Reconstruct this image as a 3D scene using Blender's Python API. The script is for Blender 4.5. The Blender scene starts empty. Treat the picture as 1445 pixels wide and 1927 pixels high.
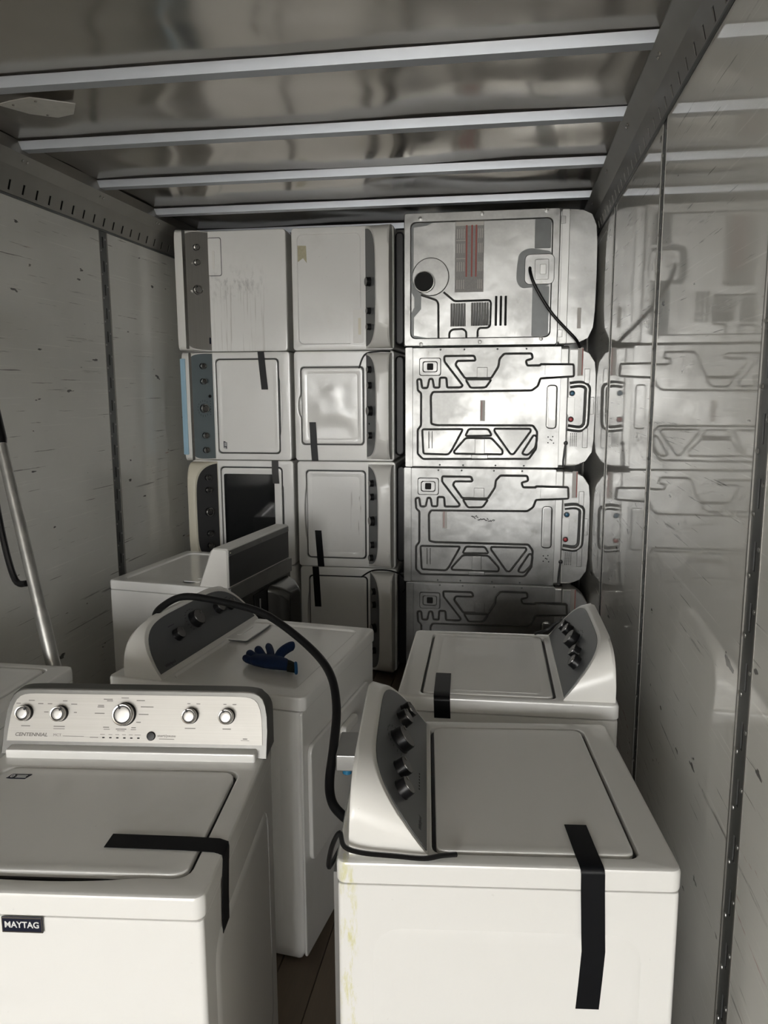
import bpy, bmesh, math, random
from mathutils import Matrix, Vector, noise
random.seed(7)
PI = math.pi
scn = bpy.context.scene
COL = scn.collection
# ------------------------------------------------------------------ camera
F_PX = 1480.0
pitch, yaw, roll = math.radians(9.07), math.radians(9.07), math.radians(0.26)
fwd = Vector((-math.sin(yaw)*math.cos(pitch), math.cos(yaw)*math.cos(pitch), -math.sin(pitch)))
right = Vector((math.cos(yaw), math.sin(yaw), 0)); down = fwd.cross(right)
r2 = right*math.cos(roll)+down*math.sin(roll); d2 = down*math.cos(roll)-right*math.sin(roll)
cam_data = bpy.data.cameras.new('camera'); cam = bpy.data.objects.new('camera', cam_data); COL.objects.link(cam)
cm = Matrix.Identity(4)
for i in range(3):
    cm[i][0] = r2[i]; cm[i][1] = -d2[i]; cm[i][2] = -fwd[i]
cm[0][3], cm[1][3], cm[2][3] = 0, 0, 1.86
cam.matrix_world = cm
cam_data.sensor_fit = 'VERTICAL'; cam_data.sensor_height = 36; cam_data.lens = F_PX/1927*36
cam_data.clip_start = 0.02
scn.camera = cam
# ------------------------------------------------------------------ world and exposure
w = bpy.data.worlds.new('world'); scn.world = w; w.use_nodes = True
bg = w.node_tree.nodes['Background']; bg.inputs[0].default_value = (1.0, 0.99, 0.965, 1); bg.inputs[1].default_value = 1.0
vs = scn.view_settings
vs.view_transform = 'Standard'; vs.look = 'None'; vs.gamma = 1; vs.use_curve_mapping = False
vs.exposure = 4.38
scn.cycles.diffuse_bounces = 10; scn.cycles.max_bounces = 14; scn.cycles.sample_clamp_indirect = 0
# portal in the open rear doorway: only guides the sampling of the sky, adds no light of its own
pd = bpy.data.lights.new('rear_door_portal', 'AREA'); pd.shape = 'RECTANGLE'; pd.size = 2.56; pd.size_y = 2.86; pd.cycles.is_portal = True
po_ = bpy.data.objects.new('rear_door_portal', pd); COL.objects.link(po_)
po_.location = (-.835, -6.42, 1.44); po_.rotation_euler = (math.radians(90), 0, 0)

# ------------------------------------------------------------------ materials
class N:
    def __init__(s, name):
        s.m = bpy.data.materials.new(name); s.m.use_nodes = True; s.t = s.m.node_tree
        s.b = s.t.nodes['Principled BSDF']
    def n(s, typ, **kw):
        o = s.t.nodes.new(typ)
        for k, v in kw.items(): setattr(o, k, v)
        return o
    def l(s, a, b): s.t.links.new(a, b)
    def mapping(s, scale=(1,1,1), rot=(0,0,0), loc=(0,0,0)):
        tc = s.n('ShaderNodeTexCoord'); mp = s.n('ShaderNodeMapping')
        mp.inputs['Scale'].default_value = scale; mp.inputs['Rotation'].default_value = rot; mp.inputs['Location'].default_value = loc
        s.l(tc.outputs['Object'], mp.inputs[0]); return mp.outputs[0]
    def noise(s, vec, scale=5, detail=3, rough=.5):
        o = s.n('ShaderNodeTexNoise'); o.inputs['Scale'].default_value = scale; o.inputs['Detail'].default_value = detail
        o.inputs['Roughness'].default_value = rough
        if vec is not None: s.l(vec, o.inputs['Vector'])
        return o.outputs['Fac']
    def ramp(s, fac, a, b, ca=(0,0,0,1), cb=(1,1,1,1)):
        o = s.n('ShaderNodeValToRGB'); e = o.color_ramp.elements
        e[0].position = a; e[0].color = ca; e[1].position = b; e[1].color = cb
        s.l(fac, o.inputs[0]); return o.outputs[0]
    def mul(s, a, b):
        o = s.n('ShaderNodeMath', operation='MULTIPLY')
        for i, v in enumerate((a, b)):
            if isinstance(v, (int, float)): o.inputs[i].default_value = v
            else: s.l(v, o.inputs[i])
        return o.outputs[0]
    def mix(s, fac, a, b):
        o = s.n('ShaderNodeMix', data_type='RGBA')
        for k, v in ((0, fac), (6, a), (7, b)):
            if isinstance(v, (int, float)): o.inputs[k].default_value = v
            elif isinstance(v, tuple): o.inputs[k].default_value = v if len(v) == 4 else (*v, 1)
            else: s.l(v, o.inputs[k])
        return o.outputs[2]
    def bump(s, h, strength=.1, dist=.01):
        o = s.n('ShaderNodeBump'); o.inputs['Strength'].default_value = strength; o.inputs['Distance'].default_value = dist
        s.l(h, o.inputs['Height']); s.l(o.outputs[0], s.b.inputs['Normal'])
    def range(s, axis, lo, hi, soft):
        """soft window 0..1 along an object axis"""
        tc = s.n('ShaderNodeTexCoord'); sp = s.n('ShaderNodeSeparateXYZ'); s.l(tc.outputs['Object'], sp.inputs[0])
        out = None
        for a, b in ((lo-soft, lo+soft), (hi+soft, hi-soft)):
            mr = s.n('ShaderNodeMapRange'); mr.clamp = True
            mr.inputs[1].default_value = a; mr.inputs[2].default_value = b
            s.l(sp.outputs[axis], mr.inputs[0]); out = mr.outputs[0] if out is None else s.mul(out, mr.outputs[0])
        return out
    def set(s, col=None, rough=None, metal=None, spec=None, coat=None):
        if col is not None:
            if isinstance(col, tuple): s.b.inputs['Base Color'].default_value = (*col[:3], 1)
            else: s.l(col, s.b.inputs['Base Color'])
        if rough is not None:
            if isinstance(rough, (int, float)): s.b.inputs['Roughness'].default_value = rough
            else: s.l(rough, s.b.inputs['Roughness'])
        if metal is not None: s.b.inputs['Metallic'].default_value = metal
        if spec is not None: s.b.inputs['Specular IOR Level'].default_value = spec
        if coat is not None: s.b.inputs['Coat Weight'].default_value = coat; s.b.inputs['Coat Roughness'].default_value = .05
        return s

def plain(name, col, rough=.5, metal=0, spec=.5, var=.06, vscale=9):
    a = N(name); f = a.noise(a.mapping(), vscale, 4)
    c1 = tuple(max(0, c*(1-var)) for c in col); c2 = tuple(min(1, c*(1+var)) for c in col)
    return a.set(a.mix(f, c1, c2), rough, metal, spec).m

def enamel(name, col=(.86,.857,.84), rough=.13, dirt=.25, extra=None):
    a = N(name); v = a.mapping()
    f = a.ramp(a.noise(v, 3.1, 6, .65), .52, .78)
    c = a.mix(a.mul(f, dirt), col, tuple(x*.72 for x in (col[0], col[1]*.98, col[2]*.93)))
    sp = a.ramp(a.noise(v, 85, 2), .74, .78)
    c = a.mix(a.mul(sp, .35*min(1, dirt*2)), c, (.25,.22,.18))
    if extra: c = extra(a, c)
    a.set(c, rough, 0, .5)
    a.bump(a.noise(v, 220, 2), .012, .002)
    return a.m
def ex_drips(a, c):
    # brown run marks down the dryer top (long axis of the streaks is the machine's width, local x)
    v = a.mapping((2.2, 75, 1)); f = a.ramp(a.noise(v, 1, 3, .6), .55, .66)
    win = a.mul(a.range(0, -.40, .03, .04), a.range(1, -.20, .12, .03))
    c = a.mix(a.mul(a.mul(f, win), .4), c, (.33,.30,.26))
    f2 = a.ramp(a.noise(a.mapping((14, 30, 1)), 1, 5, .7), .5, .68)
    win2 = a.mul(a.range(0, -.03, .12, .05), a.range(1, -.17, .16, .06))
    return a.mix(a.mul(a.mul(f2, win2), .55), c, (.34,.34,.33))
def ex_yellow(a, c):
    f = a.ramp(a.noise(a.mapping((30, 60, 14)), 1, 5, .7), .5, .66)
    win = a.mul(a.range(1, .302, .335, .008), a.range(2, .3, .93, .05))
    return a.mix(a.mul(a.mul(f, win), .75), c, (.62,.60,.22))
def ex_scratch(a, c):
    f = a.ramp(a.noise(a.mapping((3, 40, 1), (0, 0, .12)), 1, 4, .6), .62, .66)
    win = a.mul(a.range(0, -.18, .26, .03), a.range(1, .05, .12, .015))
    return a.mix(a.mul(a.mul(f, win), .8), c, (.25,.22,.2))

MT = {}
MT['white'] = enamel('white_enamel')  # base lightened to make up for weaker light further back
MT['white_clean'] = enamel('white_enamel_clean', (.82,.815,.795), .11, .1)  # less dirt; base toned down against the stronger light up front
MT['white_drip'] = enamel('white_enamel_drips', extra=ex_drips)
MT['white_yel'] = enamel('white_enamel_yellow_scuffs', (.78,.775,.755), .12, .12, ex_yellow)  # scuffs, plus a base lowered to offset the strong near light
MT['white_scr'] = enamel('white_enamel_scratched', extra=ex_scratch)
MT['plastic'] = enamel('white_plastic', (.80,.79,.76), .28, .15)
MT['cream'] = enamel('cream_plastic', (.74,.70,.58), .3, .25)
MT['grey_panel'] = plain('grey_panel', (.105,.11,.115), .32)
MT['dark_panel'] = plain('dark_panel', (.05,.05,.052), .35)
MT['blue_grey'] = plain('blue_grey_panel', (.19,.23,.25), .35, .3)
MT['film_blue'] = plain('blue_film', (.33,.52,.66), .35)
MT['black'] = plain('black_plastic', (.008,.008,.009), .38, 0, .3)
MT['rubber'] = plain('black_rubber', (.005,.005,.0055), .4, 0, .3)
MT['tape'] = plain('black_tape', (.004,.0045,.006), .4, 0, .22, .2, 40)
MT['tape_worn'] = plain('worn_tape', (.008,.007,.006), .3, 0, .3, .5, 30)
MT['dark'] = plain('dark_recess', (.012,.012,.012), .8)
MT['chrome'] = plain('chrome_trim', (.55,.54,.52), .22, 1)
MT['knob_face'] = plain('knob_face', (.24,.235,.23), .35, 1)
MT['knob_silver'] = plain('knob_silver', (.42,.41,.395), .45, 1)
a = N('brushed_steel'); f = a.noise(a.mapping((2, 260, 260)), 1, 3); a.set(a.mix(f, (.58,.565,.54), (.72,.705,.68)), a.ramp(f, 0, 1, (.26,)*3+(1,), (.42,)*3+(1,)), .9); MT['steel'] = a.m
a = N('bright_brushed_panel'); f = a.noise(a.mapping((3, 300, 300)), 1, 3); a.set(a.mix(f, (.40,.385,.36), (.47,.455,.43)), .5, .6); MT['steel_bright'] = a.m
a = N('galvanised_sheet'); v = a.mapping(); vo = a.n('ShaderNodeTexVoronoi'); vo.inputs['Scale'].default_value = 60; a.l(v, vo.inputs['Vector'])
f = a.ramp(a.noise(v, 3.2, 6, .62), .3, .7); c = a.mix(f, (.19,.19,.187), (.37,.37,.362)); c = a.mix(a.mul(vo.outputs['Distance'], .25), c, (.2,.2,.197))
d = a.ramp(a.noise(v, 11, 5, .7), .62, .74); c = a.mix(a.mul(d, .5), c, (.17,.165,.15))
a.set(c, a.ramp(f, .25, .75, (.28,)*3+(1,), (.46,)*3+(1,)), .82); a.bump(a.noise(v, 3.5, 3), .5, .012); MT['galv'] = a.m
a = N('galvanised_dull'); v = a.mapping(); f = a.noise(v, 8, 5, .6); a.set(a.mix(f, (.27,.27,.265), (.40,.40,.39)), .4, .85); MT['galv_dull'] = a.m
a = N('ceiling_aluminium'); v = a.mapping(); f = a.noise(v, 2.2, 5, .6); a.set(a.mix(f, (.42,.395,.355), (.56,.53,.485)), a.ramp(f, .3, .7, (.13,)*3+(1,), (.22,)*3+(1,)), .9); MT['ceil'] = a.m
MT['steel_dark'] = plain('dark_shiny_steel', (.14,.14,.135), .22, .9, .5, .2, 6)
MT['frame_grey'] = plain('grey_console_frame', (.16,.158,.15), .4, .7)
MT['bow'] = plain('roof_bow_paint', (.47,.50,.55), .4, .35)
MT['rail'] = plain('rail_metal', (.26,.252,.235), .42, .75, .5, .15, 6)
MT['post'] = plain('post_steel', (.12,.125,.125), .45, .6, .5, .25, 14)
MT['patch'] = plain('foil_patch', (.70,.69,.66), .55, .2, .5, .12, 30)
MT['sticker'] = plain('pale_label', (.60,.58,.55), .6, 0, .4, .05)
MT['sticker_grey'] = plain('printed_grey_label', (.33,.32,.31), .6, 0, .4, .25, 130)
MT['red'] = plain('red_print', (.35,.06,.045), .5)
MT['red_cap'] = plain('red_inlet', (.45,.03,.04), .35)
MT['blue_cap'] = plain('blue_inlet', (.02,.14,.26), .35)
MT['print'] = plain('grey_print', (.16,.15,.14), .5)
MT['print_dark'] = plain('dark_print', (.03,.03,.035), .5)
MT['print_white'] = plain('white_print', (.8,.8,.8), .5)
MT['badge'] = plain('badge_navy', (.012,.014,.03), .25)
MT['glove'] = plain('blue_glove_rubber', (.005,.021,.075), .75, 0, .3, .25, 60)
MT['cuff'] = plain('glove_cuff_knit', (.022,.024,.018), .9, 0, .2, .4, 120)
MT['cuff_edge'] = plain('glove_cuff_edge', (.01,.09,.24), .8)
MT['bar'] = plain('zinc_tube', (.40,.40,.385), .4, .8, .5, .35, 18)
MT['remnant'] = plain('torn_label', (.50,.47,.33), .7, 0, .3, .25, 60)
a = N('smoked_glass'); a.set((.008,.009,.010), .06, 0, .6); MT['glass'] = a.m

def wall_mat(name, base, rough, mir, ang):
    a = N(name); v = a.mapping()
    blot = a.noise(v, 1.3, 5, .6)
    c = a.mix(a.ramp(blot, .35, .75), base, tuple(x*.86 for x in base))
    s1 = a.ramp(a.noise(a.mapping((1, 1.1, 34), (ang, 0, 0)), 1.0, 5, .62), .66, .70)
    m1 = a.ramp(a.noise(v, 2.6, 3), .42, .56)
    c = a.mix(a.mul(a.mul(s1, m1), .8), c, (.16,.155,.15))
    s2 = a.ramp(a.noise(a.mapping((1, 2.3, 90), (ang*.7, 0, 0), (0, 3, 1)), 1.0, 4, .6), .66, .69)
    c = a.mix(a.mul(s2, .65), c, (.10,.095,.09))
    s4 = a.ramp(a.noise(a.mapping((1, 7, 22), (ang*.5, 0, 0), (0, 9, 4)), 1.0, 3, .5), .715, .73)
    c = a.mix(a.mul(s4, .85), c, (.05,.045,.045))
    s3 = a.ramp(a.noise(a.mapping((1, 3.5, 40), (ang, 0, 0), (0, 5, 7)), 1.0, 4, .6), .64, .68)
    m3 = a.ramp(a.noise(a.mapping((1,1,1), (0,0,0), (0, 2.4, .6)), 1.6, 2), .60, .66)
    c = a.mix(a.mul(a.mul(s3, m3), .7), c, (.34,.07,.06))
    s5 = a.ramp(a.noise(a.mapping((1, 1.6, 120), (ang*1.15, 0, 0), (0, 1, 12)), 1.0, 4, .6), .63, .66)
    c = a.mix(a.mul(s5, .5), c, tuple(min(1, x*1.18) for x in base))
    rr = a.ramp(a.mul(s1, 1.0), 0, 1, (rough,)*3+(1,), (.35,)*3+(1,))
    a.set(c, rr, 0, mir)
    return a.m
MT['wall_r'] = wall_mat('white_wall_liner', (.80,.80,.77), .045, .75, .75)
MT['wall_l'] = wall_mat('scuffed_white_wall_liner', (.78,.78,.75), .14, .45, -.16)
a = N('dark_plank'); v = a.mapping((14, .8, 14)); f = a.noise(v, 1.5, 6, .65); a.set(a.mix(f, (.13,.10,.072), (.24,.19,.14)), .7); MT['plank'] = a.m
MT['concrete'] = plain('yard_concrete', (.36,.35,.33), .85, 0, .3, .15, 2)

# ------------------------------------------------------------------ mesh helpers
def rrect(x0, x1, y0, y1, r, k=4, nf=0, bump=0, bw=.17):
    """rounded rectangle loop, counter-clockwise; nf extra points on the front (y0) edge with an optional bulge"""
    r = min(r, (x1-x0)/2-1e-4, (y1-y0)/2-1e-4); pts = []
    for cx, cy, a0 in ((x0+r, y0+r, PI), (x1-r, y0+r, 1.5*PI), (x1-r, y1-r, 0), (x0+r, y1-r, .5*PI)):
        for i in range(k+1):
            t = a0+i/k*PI/2; pts.append((cx+r*math.cos(t), cy+r*math.sin(t)))
        if nf and abs(a0-PI) < 1e-6:
            xm = (x0+x1)/2
            for i in range(1, nf):
                x = x0+r+(x1-x0-2*r)*i/nf; q = (x-xm)/bw
                pts.append((x, y0-(bump*(1-q*q)**.7 if abs(q) < 1 else 0)))
    return pts
STUFF = {'fine_print', 'label_print', 'dial_print', 'badge_print', 'vent_holes', 'vent_grille', 'pen_scrawl', 'rivets', 'stamped_ribs'}
class MB:
    def __init__(s, mat=None): s.v = []; s.f = []; s.mat = mat or Matrix.Identity(4)
    def add(s, pts, faces):
        o = len(s.v); s.v += [s.mat @ Vector(p) for p in pts]; s.f += [tuple(i+o for i in f) for f in faces]; return s
    def loft(s, loops, cap0=True, cap1=True, closed=True):
        n = len(loops[0]); pts = [p for l in loops for p in l]; fs = []
        for i in range(len(loops)-1):
            for j in range(n if closed else n-1):
                k = (j+1) % n; fs.append((i*n+j, i*n+k, (i+1)*n+k, (i+1)*n+j))
        if cap0: fs.append(tuple(range(n))[::-1])
        if cap1: fs.append(tuple((len(loops)-1)*n+i for i in range(n)))
        return s.add(pts, fs)
    def rbox(s, x0, x1, y0, y1, z0, z1, r=.01, b=.004, k=3):
        L = []
        for z, i in ((z0, b), (z0+b*.3, b*.3), (z0+b, 0), (z1-b, 0), (z1-b*.3, b*.3), (z1, b)):
            L.append([(x, y, z) for x, y in rrect(x0+i, x1-i, y0+i, y1-i, max(r-i, .0005), k)])
        return s.loft(L)
    def box(s, x0, x1, y0, y1, z0, z1):
        p = [(x, y, z) for z in (z0, z1) for x, y in ((x0,y0),(x1,y0),(x1,y1),(x0,y1))]
        return s.add(p, [(3,2,1,0),(4,5,6,7),(0,1,5,4),(1,2,6,5),(2,3,7,6),(3,0,4,7)])
    def prism(s, poly, z0, z1, ch=0):
        n = len(poly); L = [[(x, y, z0) for x, y in poly]]
        if ch:
            cx = sum(p[0] for p in poly)/n; cy = sum(p[1] for p in poly)/n
            L.append([(x, y, z1-ch) for x, y in poly])
            L.append([(x+(ch if x < cx else -ch), y+(ch if y < cy else -ch), z1) for x, y in poly])
        else: L.append([(x, y, z1) for x, y in poly])
        return s.loft(L)
    def lathe(s, prof, seg=20):
        L = [[(r*math.cos(2*PI*i/seg), r*math.sin(2*PI*i/seg), z) for i in range(seg)] for r, z in prof]
        return s.loft(L)
    def tube(s, path, r, seg=8, closed=False, flat=1.0, caps=True, up=None):
        P = [Vector(p) for p in path]; n = len(P); L = []; prev = None
        for i in range(n):
            if closed: t = (P[(i+1) % n]-P[i-1]).normalized()
            else: t = (P[min(i+1, n-1)]-P[max(i-1, 0)]).normalized()
            if up is not None: nn = Vector(up)
            elif prev is None: nn = Vector((0,0,1)) if abs(t.z) < .9 else Vector((1,0,0))
            else: nn = prev
            b = t.cross(nn).normalized(); nn = b.cross(t).normalized(); prev = nn
            rr = r[i] if isinstance(r, (list, tuple)) else r
            L.append([tuple(P[i]+b*rr*math.cos(2*PI*j/seg)+nn*rr*flat*math.sin(2*PI*j/seg)) for j in range(seg)])
        if closed: L.append(L[0]); return s.loft(L, False, False)
        return s.loft(L, caps, caps)
    def ribbon(s, path, wvec, th=.0012):
        """strip: path of (point, normal), half-width vector wvec"""
        L = []; W = Vector(wvec)
        for p, nrm in path:
            p = Vector(p); nn = Vector(nrm)
            L.append([tuple(p-W), tuple(p+W), tuple(p+W+nn*th), tuple(p-W+nn*th)])
        return s.loft(L)
    def build(s, name, mat, parent=None, smooth=35):
        me = bpy.data.meshes.new(name); me.from_pydata([tuple(v) for v in s.v], [], s.f)
        bm = bmesh.new(); bm.from_mesh(me); bmesh.ops.recalc_face_normals(bm, faces=bm.faces); bm.to_mesh(me); bm.free()
        me.materials.append(MT[mat] if isinstance(mat, str) else mat)
        if smooth:
            me.shade_smooth(); me.set_sharp_from_angle(angle=math.radians(smooth))
        o = bpy.data.objects.new(name, me); COL.objects.link(o)
        if parent: o.parent = parent
        if smooth and smooth < 100:
            wn = o.modifiers.new('weighted_normal', 'WEIGHTED_NORMAL'); wn.keep_sharp = True; wn.weight = 100
        if name in STUFF: o['kind'] = 'stuff'
        return o
def spline(pts, n=8, closed=False):
    P = [Vector(p) for p in pts]; out = []; m = len(P)
    for i in range(m if closed else m-1):
        g = (lambda k: P[k % m]) if closed else (lambda k: P[max(0, min(m-1, k))])
        p0, p1, p2, p3 = g(i-1), g(i), g(i+1), g(i+2)
        for j in range(n):
            t = j/n; out.append(.5*((2*p1)+(p2-p0)*t+(2*p0-5*p1+4*p2-p3)*t*t+(3*p1-p0-3*p2+p3)*t**3))
    if not closed: out.append(P[-1])
    return out
def roundpoly(pts, r, k=3, closed=True):
    """round the corners of a 2D polyline"""
    n = len(pts); out = []
    for i in range(n):
        p = Vector(pts[i])
        if not closed and i in (0, n-1): out.append(p); continue
        a = Vector(pts[i-1])-p; b = Vector(pts[(i+1) % n])-p
        rr = min(r, a.length*.45, b.length*.45); a = p+a.normalized()*rr; b = p+b.normalized()*rr
        for j in range(k+1):
            t = j/k; out.append(a*(1-t)**2+p*2*t*(1-t)+b*t*t)
    return out
def frame(o, x, y, z):
    m = Matrix.Identity(4)
    for i in range(3): m[i][0] = x[i]; m[i][1] = y[i]; m[i][2] = z[i]; m[i][3] = o[i]
    return m
def empty(name, mat4):
    o = bpy.data.objects.new(name, None); COL.objects.link(o); o.matrix_world = mat4; o.empty_display_size = .1; return o
def tag(o, label, cat=None, group=None, kind=None):
    if label: o['label'] = label
    if cat: o['category'] = cat
    if group: o['group'] = group
    if kind: o['kind'] = kind
    return o
def share(name, src, parent, mat4):
    o = bpy.data.objects.new(name, src.data); COL.objects.link(o); o.parent = parent; o.matrix_local = mat4; return o
def text(name, s, size, mat, m4, parent, align='CENTER', shear=0, bold=0, sx=1):
    cu = bpy.data.curves.new(name, 'FONT'); cu.body = s; cu.size = size; cu.align_x = align; cu.align_y = 'CENTER'; cu.extrude = .0003
    cu.shear = shear; cu.offset = bold; cu.resolution_u = 3
    tmp = bpy.data.objects.new('tmp', cu); COL.objects.link(tmp)
    bpy.context.view_layer.update()
    me = bpy.data.meshes.new_from_object(tmp.evaluated_get(bpy.context.evaluated_depsgraph_get()))
    bpy.data.objects.remove(tmp); me.name = name
    for v in me.vertices: v.co.x *= sx
    me.materials.clear(); me.materials.append(MT[mat])
    o = bpy.data.objects.new(name, me); COL.objects.link(o); o.parent = parent; o.matrix_local = m4; return o

# ------------------------------------------------------------------ the trailer
XL, XR, Y0, Y1, ZC = -2.14, .47, -6.4, 5.8, 2.90
def struct(o, label=None): o['kind'] = 'structure'; return o

# floor of dark planks
fl = struct(MB().box(XL-.05, XR+.05, Y0, Y1+.05, -.16, -.03).build('floor', 'dark', smooth=0))
pw = (XR-XL)/20
pl0 = None
for i in range(20):
    m4 = Matrix.Translation((XL+pw*(i+.5), 0, -.002*((i*7) % 3)))
    if pl0 is None:
        pl0 = MB().rbox(-pw/2+.002, pw/2-.002, Y0, Y1, -.03, 0, .001, .002, 1).build('plank', 'plank', fl); pl0.matrix_local = m4
    else: share('plank', pl0, fl, m4)

def slot_plate(L, W, slots, th=.003):
    """plate along local x (0..L), y (0..W) with rectangular holes slots=[(x0,x1,y0,y1)] sorted, sharing y range"""
    mb = MB(); y0, y1 = slots[0][2], slots[0][3]
    mb.box(0, L, 0, y0, -th, 0); mb.box(0, L, y1, W, -th, 0); x = 0
    for a, b, _, _ in slots: mb.box(x, a, y0, y1, -th, 0); x = b
    mb.box(x, L, y0, y1, -th, 0); return mb

def side_wall(name, X, inward, mat, posts, zt):
    th = .03; x0, x1 = (X, X+th) if inward < 0 else (X-th, X)
    wl = struct(MB().box(x0-(.03 if inward > 0 else -.012), x1-(.012 if inward > 0 else -.03), Y0, Y1, -.05, ZC+.05).build(name, 'dark', smooth=0))
    es = [Y0]+posts+[Y1]; pwid = .08
    for i in range(len(es)-1):
        a = es[i]+(pwid/2 if i else 0); b = es[i+1]-(pwid/2 if i < len(es)-2 else 0)
        mb = MB(); xa, xb = (X, X+.012) if inward < 0 else (X-.012, X)
        mb.box(xa, xb, a, b, 0, zt+.02); mb.build('wall_panel', mat, wl, 0)
    for p in posts:
        m4 = frame((X-inward*.002, p+(pwid/2)*(1 if inward < 0 else -1), .0), (0,0,1), (0, -1 if inward < 0 else 1, 0), (inward,0,0))
        n = 22; st = zt/n
        sl = [(i*st+st*.25, i*st+st*.72, pwid*.42, pwid*.58) for i in range(n)]
        po = slot_plate(zt, pwid, sl).build('logistic_post', 'post', wl, 0); po.matrix_local = m4
        # raised lips and rivets of the post
        lip = MB(); lip.box(0, zt, -.004, .003, -.003, .003); lip.box(0, zt, pwid-.003, pwid+.004, -.003, .003)
        q = lip.build('post_lip', 'rail', po, 0)
        rv = MB()
        for i in range(n):
            for yy, off in ((pwid*.2, .05), (pwid*.8, .55)):
                rv.mat = Matrix.Translation((i*st+st*off+.01, yy, 0)); rv.lathe([(.0055, 0), (.005, .0015), (.0025, .003)], 8)
        rv.mat = Matrix.Identity(4)
        q = rv.build('rivets', 'galv_dull', po); q['kind'] = 'stuff'
    return wl
POSTS = [-2.02, -.82, .38, 1.58, 2.78, 3.99]
wr = side_wall('wall_right', XR, -1, 'wall_r', POSTS+[5.2], 2.70)
wl = side_wall('wall_left', XL, 1, 'wall_l', [-.82, .38, 1.62, 2.84, 4.04, 5.24], 2.68)
wb = struct(MB().box(XL, XR, Y1, Y1+.03, -.05, ZC+.05).build('wall_back', 'wall_l', smooth=0))
# roof sheet, gently dented
mb = MB(); nx, ny = 110, 450; pts = []; fs = []
for j in range(ny+1):
    for i in range(nx+1):
        x = XL+(XR-XL)*i/nx; y = Y0+(Y1-Y0)*j/ny
        d = .026*noise.noise(Vector((x*.9, y*1.6, 3.1)))+.013*noise.noise(Vector((x*1.7+4, y*3.4, 7.7)))+.003*noise.noise(Vector((x*6, y*5, 1.7)))
        ph = ((y-2.64) % .653)/.653
        pts.append((x, y, ZC+d*math.sin(PI*ph)**.6+.004*math.sin(PI*ph)))
for j in range(ny):
    for i in range(nx): q = j*(nx+1)+i; fs.append((q, q+1, q+nx+2, q+nx+1))
mb.add(pts, fs); ce = struct(mb.build('ceiling', 'ceil', smooth=180))
struct(MB().box(XL-.05, XR+.05, Y0, Y1+.05, ZC+.06, ZC+.1).build('ceiling', 'rail', smooth=0))
XCL, XCR = -2.075, .402
bow0 = None
for k in range(-14, 6):
    y = 2.64+k*.653
    if bow0 is None:
        prof = [(-.032, ZC-.004), (-.027, 2.862), (.022, 2.860), (.028, ZC-.004)]; n = 24; L = []
        for i in range(n+1):
            x = XCL-.02+(XCR-XCL+.04)*i/n; L.append([(x, yy, z) for yy, z in prof])
        bow0 = MB().loft(L).build('roof_bow', 'bow', ce); bow0.matrix_local = Matrix.Translation((0, y, 0))
    else: share('roof_bow', bow0, ce, Matrix.Translation((0, y, 0)))
# foil patch with screws on the ceiling
pp = [(-1.86, 2.79), (-1.79, 2.765), (-1.70, 2.745), (-1.575, 2.83), (-1.64, 2.93), (-1.72, 2.955), (-1.80, 2.90)]
pt = MB(); n = len(pp); pt.prism(pp, ZC-.026, ZC-.023)
patch = pt.build('foil_patch', 'patch', ce)
for x, y in ((-1.80, 2.80), (-1.70, 2.78), (-1.74, 2.92)):
    MB(Matrix.Translation((x, y, ZC-.0265))).lathe([(.006, 0), (.004, -.003), (.001, -.004)], 8).build('screw', 'chrome', patch)
# top rails with slot rows
def rail(name, pa, pm, pc, sgn):
    L = Y1-Y0
    r = struct(MB().loft([[(x, y, z) for x, z in (pa, pm, (pm[0]+sgn*.02, pm[1]+.06), (pa[0]+sgn*.02, pa[1]+.06))] for y in (Y0, Y1)]).build(name, 'rail', smooth=0))
    up = Vector((pm[0]-pc[0], 0, pm[1]-pc[1])); wd = up.length; up.normalize()
    nrm = Vector((0,1,0)).cross(up); nrm = nrm if nrm.x*sgn < 0 else -nrm
    m4 = frame((pc[0], Y0, pc[1]), (0,1,0), tuple(up), tuple(nrm))
    n = int(L/.1); sl = [(i*.1+.03, i*.1+.046, wd*.14, wd*.52) for i in range(n)]
    p = slot_plate(L, wd, sl).build('slotted_flange', 'rail', r, 0); p.matrix_local = m4
    bk = MB().box(0, L, 0, wd, -.02, -.012).build('flange_backing', 'dark', p, 0)
    bd = MB().tube([(0, -.004, .003), (L, -.004, .003)], .006, 6).build('edge_bead', 'post', p)
    for k in range(-4, 6):
        for dy in (-.016, .016):
            c = Vector((pa[0]*.6+pm[0]*.4, 2.64+k*.653+dy, pa[1]*.6+pm[1]*.4)); u2 = Vector((pm[0]-pa[0], 0, pm[1]-pa[1])).normalized()
            n2 = Vector((0,1,0)).cross(u2); n2 = n2 if n2.x*sgn < 0 else -n2
            MB(frame(c, (0,1,0), tuple(u2), tuple(n2))).lathe([(.007, 0), (.006, .003), (.002, .005)], 8).build('rivet', 'chrome', r)
rail('trim_1', (.400, 2.862), (.446, 2.795), (.468, 2.702), 1)
rail('trim_2', (-2.07, 2.842), (-2.105, 2.79), (-2.138, 2.682), -1)
# the yard behind the open rear doors
struct(MB().box(-30, 30, -60, Y0-.05, -1.3, -1.2).build('ground', 'concrete', smooth=0))

# ------------------------------------------------------------------ machines
def upright(cx, cy, rot, z=0):
    return Matrix.Translation((cx, cy, z)) @ Matrix.Rotation(math.radians(rot), 4, 'Z')

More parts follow.
